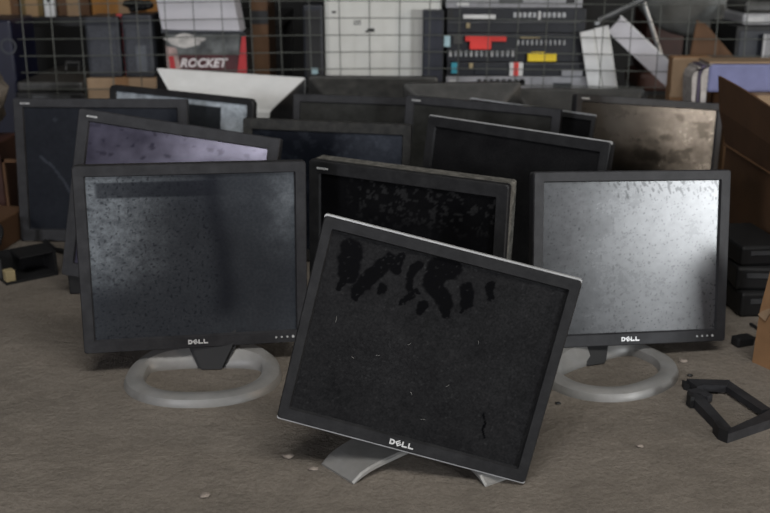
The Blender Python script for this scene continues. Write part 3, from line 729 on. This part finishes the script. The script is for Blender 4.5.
add('tag', 509, 62.3, 523, 75.8, WHITE, .006); add('tag', 513, 62.2, 518.5, 75.6, RED, .008, 'red stripe'); add('connector', 451, 62.4, 457, 73, TEAL, .01, 'teal connector'); add('connector', 561, 70, 582, 75.8, GREYC, .008); add('capacitor', 469, 63, 473, 68, BRASS, .006)
add('rail', 525, 63, 585, 64.5, DARK_STEEL, .004); add('board', 474, 65, 506, 74, NAVY, .004)
t, add = unit('electronic_unit', 'dark unit with red clip and yellow part, third from bottom of opened stack', 33, 62, 447, 586, PCB, 'electronics')
add('clip', 465, 35.5, 506, 41, RED, .012, 'red clip'); add('clip', 469.5, 40.5, 491, 49, RED, .012, 'red clip'); add('connector', 443.5, 35, 450, 46.5, PALE_BLUE, .01, 'pale blue connector')
for k in range(13): add('pin', 449+k*5.2, 51, 451.6+k*5.2, 56.5, STEEL if k % 4 else INK, .005)
for k in range(11): add('pin', 517+k*4.6, 40, 519+k*4.6, 45, STEEL if k != 6 else INK, .005)
o = add('block', 527, 53, 556, 61, YELLOW, .012, 'yellow plastic block'); add('block', 531, 51.8, 545, 54, YELLOW, .010, 'yellow plastic block')
add('rail', 520, 36.8, 540, 38.2, BRASS, .004); add('rail', 505, 49, 517, 50, DARK_STEEL, .004); add('board', 453, 36, 463, 44, SHELL_GREY, .006)
t, add = unit('electronic_unit', 'dark unit with white strip, below the top grey chassis of the stack', 8, 33, 447, 586, PCB, 'electronics')
add('strip', 463, 14.6, 495.5, 19.4, WHITE, .006, 'white strip'); add('capacitor', 466, 23, 470, 28, BRASS, .006)
for k in range(11): add('pin', 513+k*4.9, 12.5, 516.6+k*4.9, 17.5, STEEL, .005)
add('pin', 537.5, 11, 540.5, 20, INK, .008); add('rail', 447, 21.5, 580, 23, DARK_STEEL, .003); add('connector', 447, 8.5, 453, 18, BLACK, .008)
t, add = unit('electronic_unit', 'grey chassis with dark slots on top of the opened stack', -14, 8, 446, 583, GREYC, 'electronics')
add('port', 499, -2, 523, 3.5, DARK_STEEL, .002); add('port', 566, -3, 575, 3, BLACK, .002); add('label_plate', 457, 2, 469, 6, WHITE, .002)
bm = bmesh.new(); p = [at(561,34,2.93), at(570,33,2.93), at(580,33.5,2.93), at(590,32,2.95)]; 
# white panels standing at an angle
for k, (a, b_, lab) in enumerate((((578,31),(600,165),'white upright panel, left one of the leaning pair'), ((592.5,27),(615,165),'white upright panel, right one of the leaning pair'))):
    p0 = at(a[0]+9, a[1], 2.93+.012*k); p1 = at(b_[0]+7, b_[1], 2.93+.012*k)
    d = (p1-p0); p1 = p0 + d*(p0.z/(p0.z-p1.z)) if p1.z < p0.z else p1
    t = thing('plastic_board', lab, 'panel', (p1.x, p1.y, 0), 0, 'white panels leaning behind the mesh')
    M_ = Matrix.Translation(-Vector((p1.x, p1.y, 0)))
    obj('panel', oriented(p0, p1+Vector((0,0,.002)), .041, .009), WHITE, t, M_)
    obj('rib', oriented(p0+Vector((.0175,-.0005,-.004)), p1+Vector((.0175,-.0005,.02)), .004, .004), CREAM, t, M_)
p0, p1 = at(615,24,2.985), at(700,104,2.985)
d = p1-p0; p1 = p0+d*((p0.z-.016)/(p0.z-p1.z))
t = thing('plastic_board', 'long white panel slanting down to the right behind the mesh', 'panel', (p1.x, p1.y, 0))
M_ = Matrix.Translation(-Vector((p1.x, p1.y, 0)))
obj('panel', oriented(p0, p1, .060, .010), LILAC_WHITE, t, M_); obj('edge', oriented(p0+Vector((.014,-.001,.0235)), p1+Vector((.014,-.001,.0235)), .004, .006), WHITE, t, M_)
# steel stand of bent bars
t = thing('folding_stand', 'dark steel folding stand above the white slanting panel', 'stand', (.80,3.10,0))
M_ = Matrix.Translation((-.80,-3.10,0))
bm = bmesh.new(); tube(bm, [at(598,21,3.06), at(640,1,3.06), at(672,-14,3.06)], .010, 8); obj('bar', bm, DARK_STEEL, t, M_)
pa, pb = at(641,-6,3.07), at(660,52,3.07); pe = pa+(pb-pa)*(pa.z/(pa.z-pb.z))
bm = bmesh.new(); tube(bm, [pa, pb, pe], .007, 8); obj('leg', bm, STEEL, t, M_)
pa2 = at(600,20,3.07); bm = bmesh.new(); tube(bm, [pa2, (pa2.x+.03, 3.12, 0)], .007, 8); obj('leg', bm, DARK_STEEL, t, M_)
bm = bmesh.new(); pq = at(597,23,3.05); box(bm, pq.x-.008,pq.x+.008,3.04,3.06,pq.z-.006,pq.z+.006,.002); obj('clamp', bm, STEEL, t, M_)
# red brown rounded seat behind
t = thing('vinyl_seat', 'dark red brown padded seat in the shadow above the cardboard box', 'seat', (1.05,3.80,0))
bm = BX(-.11,.15,-.10,.10,.20,.70,.04); obj('backrest', bm, REDBROWN, t)
obj('seat', BX(-.12,.14,-.12,.12,.14,.21,.02), REDBROWN, t)
for sx in (-.09,.11):
    for sy in (-.09,.09): obj('leg', BX(sx-.01,sx+.01,sy-.01,sy+.01,0,.15), BLACK, t)
# grey dish on a mast
t = thing('metal_dish', 'large grey round dish at the top right behind the mesh', 'dish', (1.14,3.45,0))
bm = bmesh.new(); c0 = at(703,-34,3.40); loops = []
for k in range(9):
    a = R(90)*k/8; rr = .232*math.sin(a); yy = -.06*math.cos(a)
    loops.append([Vector((c0.x-1.14+max(rr,.001)*math.cos(2*PI*q/40), yy, c0.z+max(rr,.001)*math.sin(2*PI*q/40))) for q in range(40)])
loft(bm, loops + [[p+Vector((0,.006,0)) for p in loops[-1]]], cap0=True); obj('dish', bm, DISH, t, smooth=True)
bm = bmesh.new(); tube(bm, [(c0.x-1.14,.03,c0.z),(c0.x-1.14,.04,.0)], .018, 10); obj('mast', bm, BLACK, t)
bm = bmesh.new(); a_ = Vector((1.14,3.45,0)); tube(bm, [at(738,8,3.36)-a_, at(726,26,3.34)-a_, at(717,44,3.36)-a_], .025, 10, taper=(1,.9,.6)); obj('arm', bm, plain('dark grey arm', (.03,.032,.03), .5, .3, 20), t, smooth=True)
# brown triangular flap and carton
t = thing('cardboard_sheet', 'brown folded cardboard sheet leaning below the grey dish', 'cardboard', (at(710,60,2.93).x, 2.93, 0)); M_ = Matrix.Translation((-t.location.x,-2.93,0))
bm = bmesh.new(); q = [at(697,20,2.93), at(706,24,2.93), at(735,58,2.93), at(738,76,2.93)]; q2 = at(688,66,2.93)
prism(bm, [q[0], q[1], q[2], (q[3].x,2.93,0), (q2.x,2.93,0), q2], (0,.006,0)); obj('sheet', bm, CARD_DARK, t, M_)
# black tower and grey parts at the right edge
t, w, h = px_box('computer_tower', 737, 800, 26, 0, YB+.05, .25, BLACK, 'black computer tower at the upper right edge', 'computer', 'casing')
obj('front_panel', BX(-w*.9, w*.2, -.1275, -.124, h*.5, h*.97, .002), NAVY, t)
zt = at(760, 26, YB+.05).z
t = thing('grey_device', 'pale grey device lying on the black tower at the right edge', 'device', (at(765,20,3.0).x, 3.10, zt+.001)); obj('casing', BX(-.062,.09,-.09,.09,0,.034,.008), plain('pale grey plastic', (.30,.30,.31), .5, .1, 20), t); obj('lid', BX(-.058,.09,-.085,.09,.034,.07,.01), SHELL_GREY, t); obj('cover', BX(-.05,.0,-.0925,-.088,.01,.024), INK, t)
t = thing('plastic_board', 'small pale panel leaning at the right edge below the grey device', 'panel', (at(768,44,2.99).x, 2.985, 0)); p = at(768,34,2.99); obj('panel', BX(-.018,.03,-.004,.004,0,p.z), plain('dull grey panel', (.2,.2,.21), .5, .1, 20), t); obj('edge', BX(-.018,-.012,-.0055,-.003,0,p.z), INK, t)
# mid brown carton in front of the mesh
t, w, h = px_box('cardboard_box', 673, 712, 57, 0, 2.805, .045, CARD, 'brown carton standing behind the widescreen monitor', 'box', 'carton_body', .003); obj('flap', BX(-w, w*.3, -.026, -.0225, h*.70, h*.995), CARD_PALE, t)
# folded violet cloth on a carton behind the raised flap
t = thing('cardboard_box', 'brown carton under the folded violet cloth', 'box', (1.0,2.71,0)); obj('carton_body', BX(-.09,.14,-.08,.08,0,.290,.003), CARD, t); obj('tape', BX(-.02,.02,-.0812,.0812,0,.2908), CARD_PALE, t)
t = thing('folded_cloth', 'folded blue violet cloth with pale layered edge behind the raised flap', 'cloth', (.968,2.72,.2918))
def drape(x0, x1, z0, z1, y0, y1, mm, part):
    # a layer hanging over the left side: rounded at the top, down to z0
    bm = bmesh.new(); r = min(.03, (z1-z0)/2); prof = [(x0+.012, z0), (x0+.004, z0+(z1-r-z0)*.5), (x0, z1-r)] + [(x0+r-r*math.cos(R(a)), z1-r+r*math.sin(R(a))) for a in (30,60,90)] + [(x1, z1), (x1, z0)]
    prism(bm, [(x, y0, z) for x, z in prof], (0, y1-y0, 0)); obj(part, bm, mm, t)
drape(-.150, -.136, -.085, .066, -.040, .045, PALE_CLOTH, 'fold'); drape(-.136, -.128, -.09, .070, -.043, .045, PURPLE_DARK, 'fold'); drape(-.128, -.110, -.095, .074, -.046, .045, PALE_CLOTH, 'fold')
bm = BX(-.110,.14,-.048,.045,.0,.076,.008); obj('top_layer', bm, PURPLE, t)
bm = BX(-.112,.14,-.050,.048,.076,.081,.002); obj('edge_strip', bm, CARD_PALE, t)
# ------------------------------------------------------------------ room shell
def struct(name, bm, m):
    o = obj(name, bm, m); o['kind'] = 'structure'; return o
bm = bmesh.new(); box(bm, -3.2, 5.8, -3.6, 4.6, -.1, 0); struct('floor', bm, FLOOR)
bm = bmesh.new(); box(bm, -3.2, 5.8, 4.5, 4.6, 0, 2.9); struct('wall_back', bm, WALLM)
bm = bmesh.new(); box(bm, -3.3, -3.2, -3.6, 4.6, 0, 2.9); struct('wall_left', bm, WALLM)
bm = bmesh.new(); box(bm, 5.8, 5.9, -3.6, 4.6, 0, 2.9); struct('wall_right', bm, WALLM)
bm = bmesh.new(); box(bm, -3.2, 5.8, -3.6, 4.6, 2.9, 3.0); struct('ceiling', bm, CEILM)

# ------------------------------------------------------------------ light: daylight from above and behind, with an added lamp at right
def area(name, loc, target, sx, sy, power, col):
    l = bpy.data.lights.new(name, 'AREA'); l.shape = 'RECTANGLE'; l.size = sx; l.size_y = sy; l.energy = power; l.color = col
    o = bpy.data.objects.new(name, l); COL.objects.link(o); o.location = loc
    o.rotation_euler = (Vector(target)-Vector(loc)).to_track_quat('-Z', 'Y').to_euler(); return o
area('skylight', (.2,.1,2.85), (.1,2.0,.2), 2.2, 1.0, 105, (1.0,.985,.95))
area('daylight_gate', (4.95,-3.4,1.0), (.5,1.6,.35), 1.1, 1.3, 230, (.93,.97,1.0))
area('right_glow_lamp', (5.7,-.42,1.0), (.8,2.5,.25), .65, .8, 80, (1.0,.83,.66))  # added lamp, tinted for the brown glow on the rear right screen
area('left_window', (-2.30,-3.4,1.50), (-.4,1.9,.3), .42, .85, 85, (.92,.93,1.0))
W = bpy.data.worlds.new('world'); S.world = W; W.use_nodes = True
W.node_tree.nodes['Background'].inputs['Color'].default_value = (.85,.92,1,1); W.node_tree.nodes['Background'].inputs['Strength'].default_value = .025
S.view_settings.view_transform = 'Standard'; S.view_settings.look = 'None'; S.view_settings.gamma = 1; S.view_settings.exposure = 0
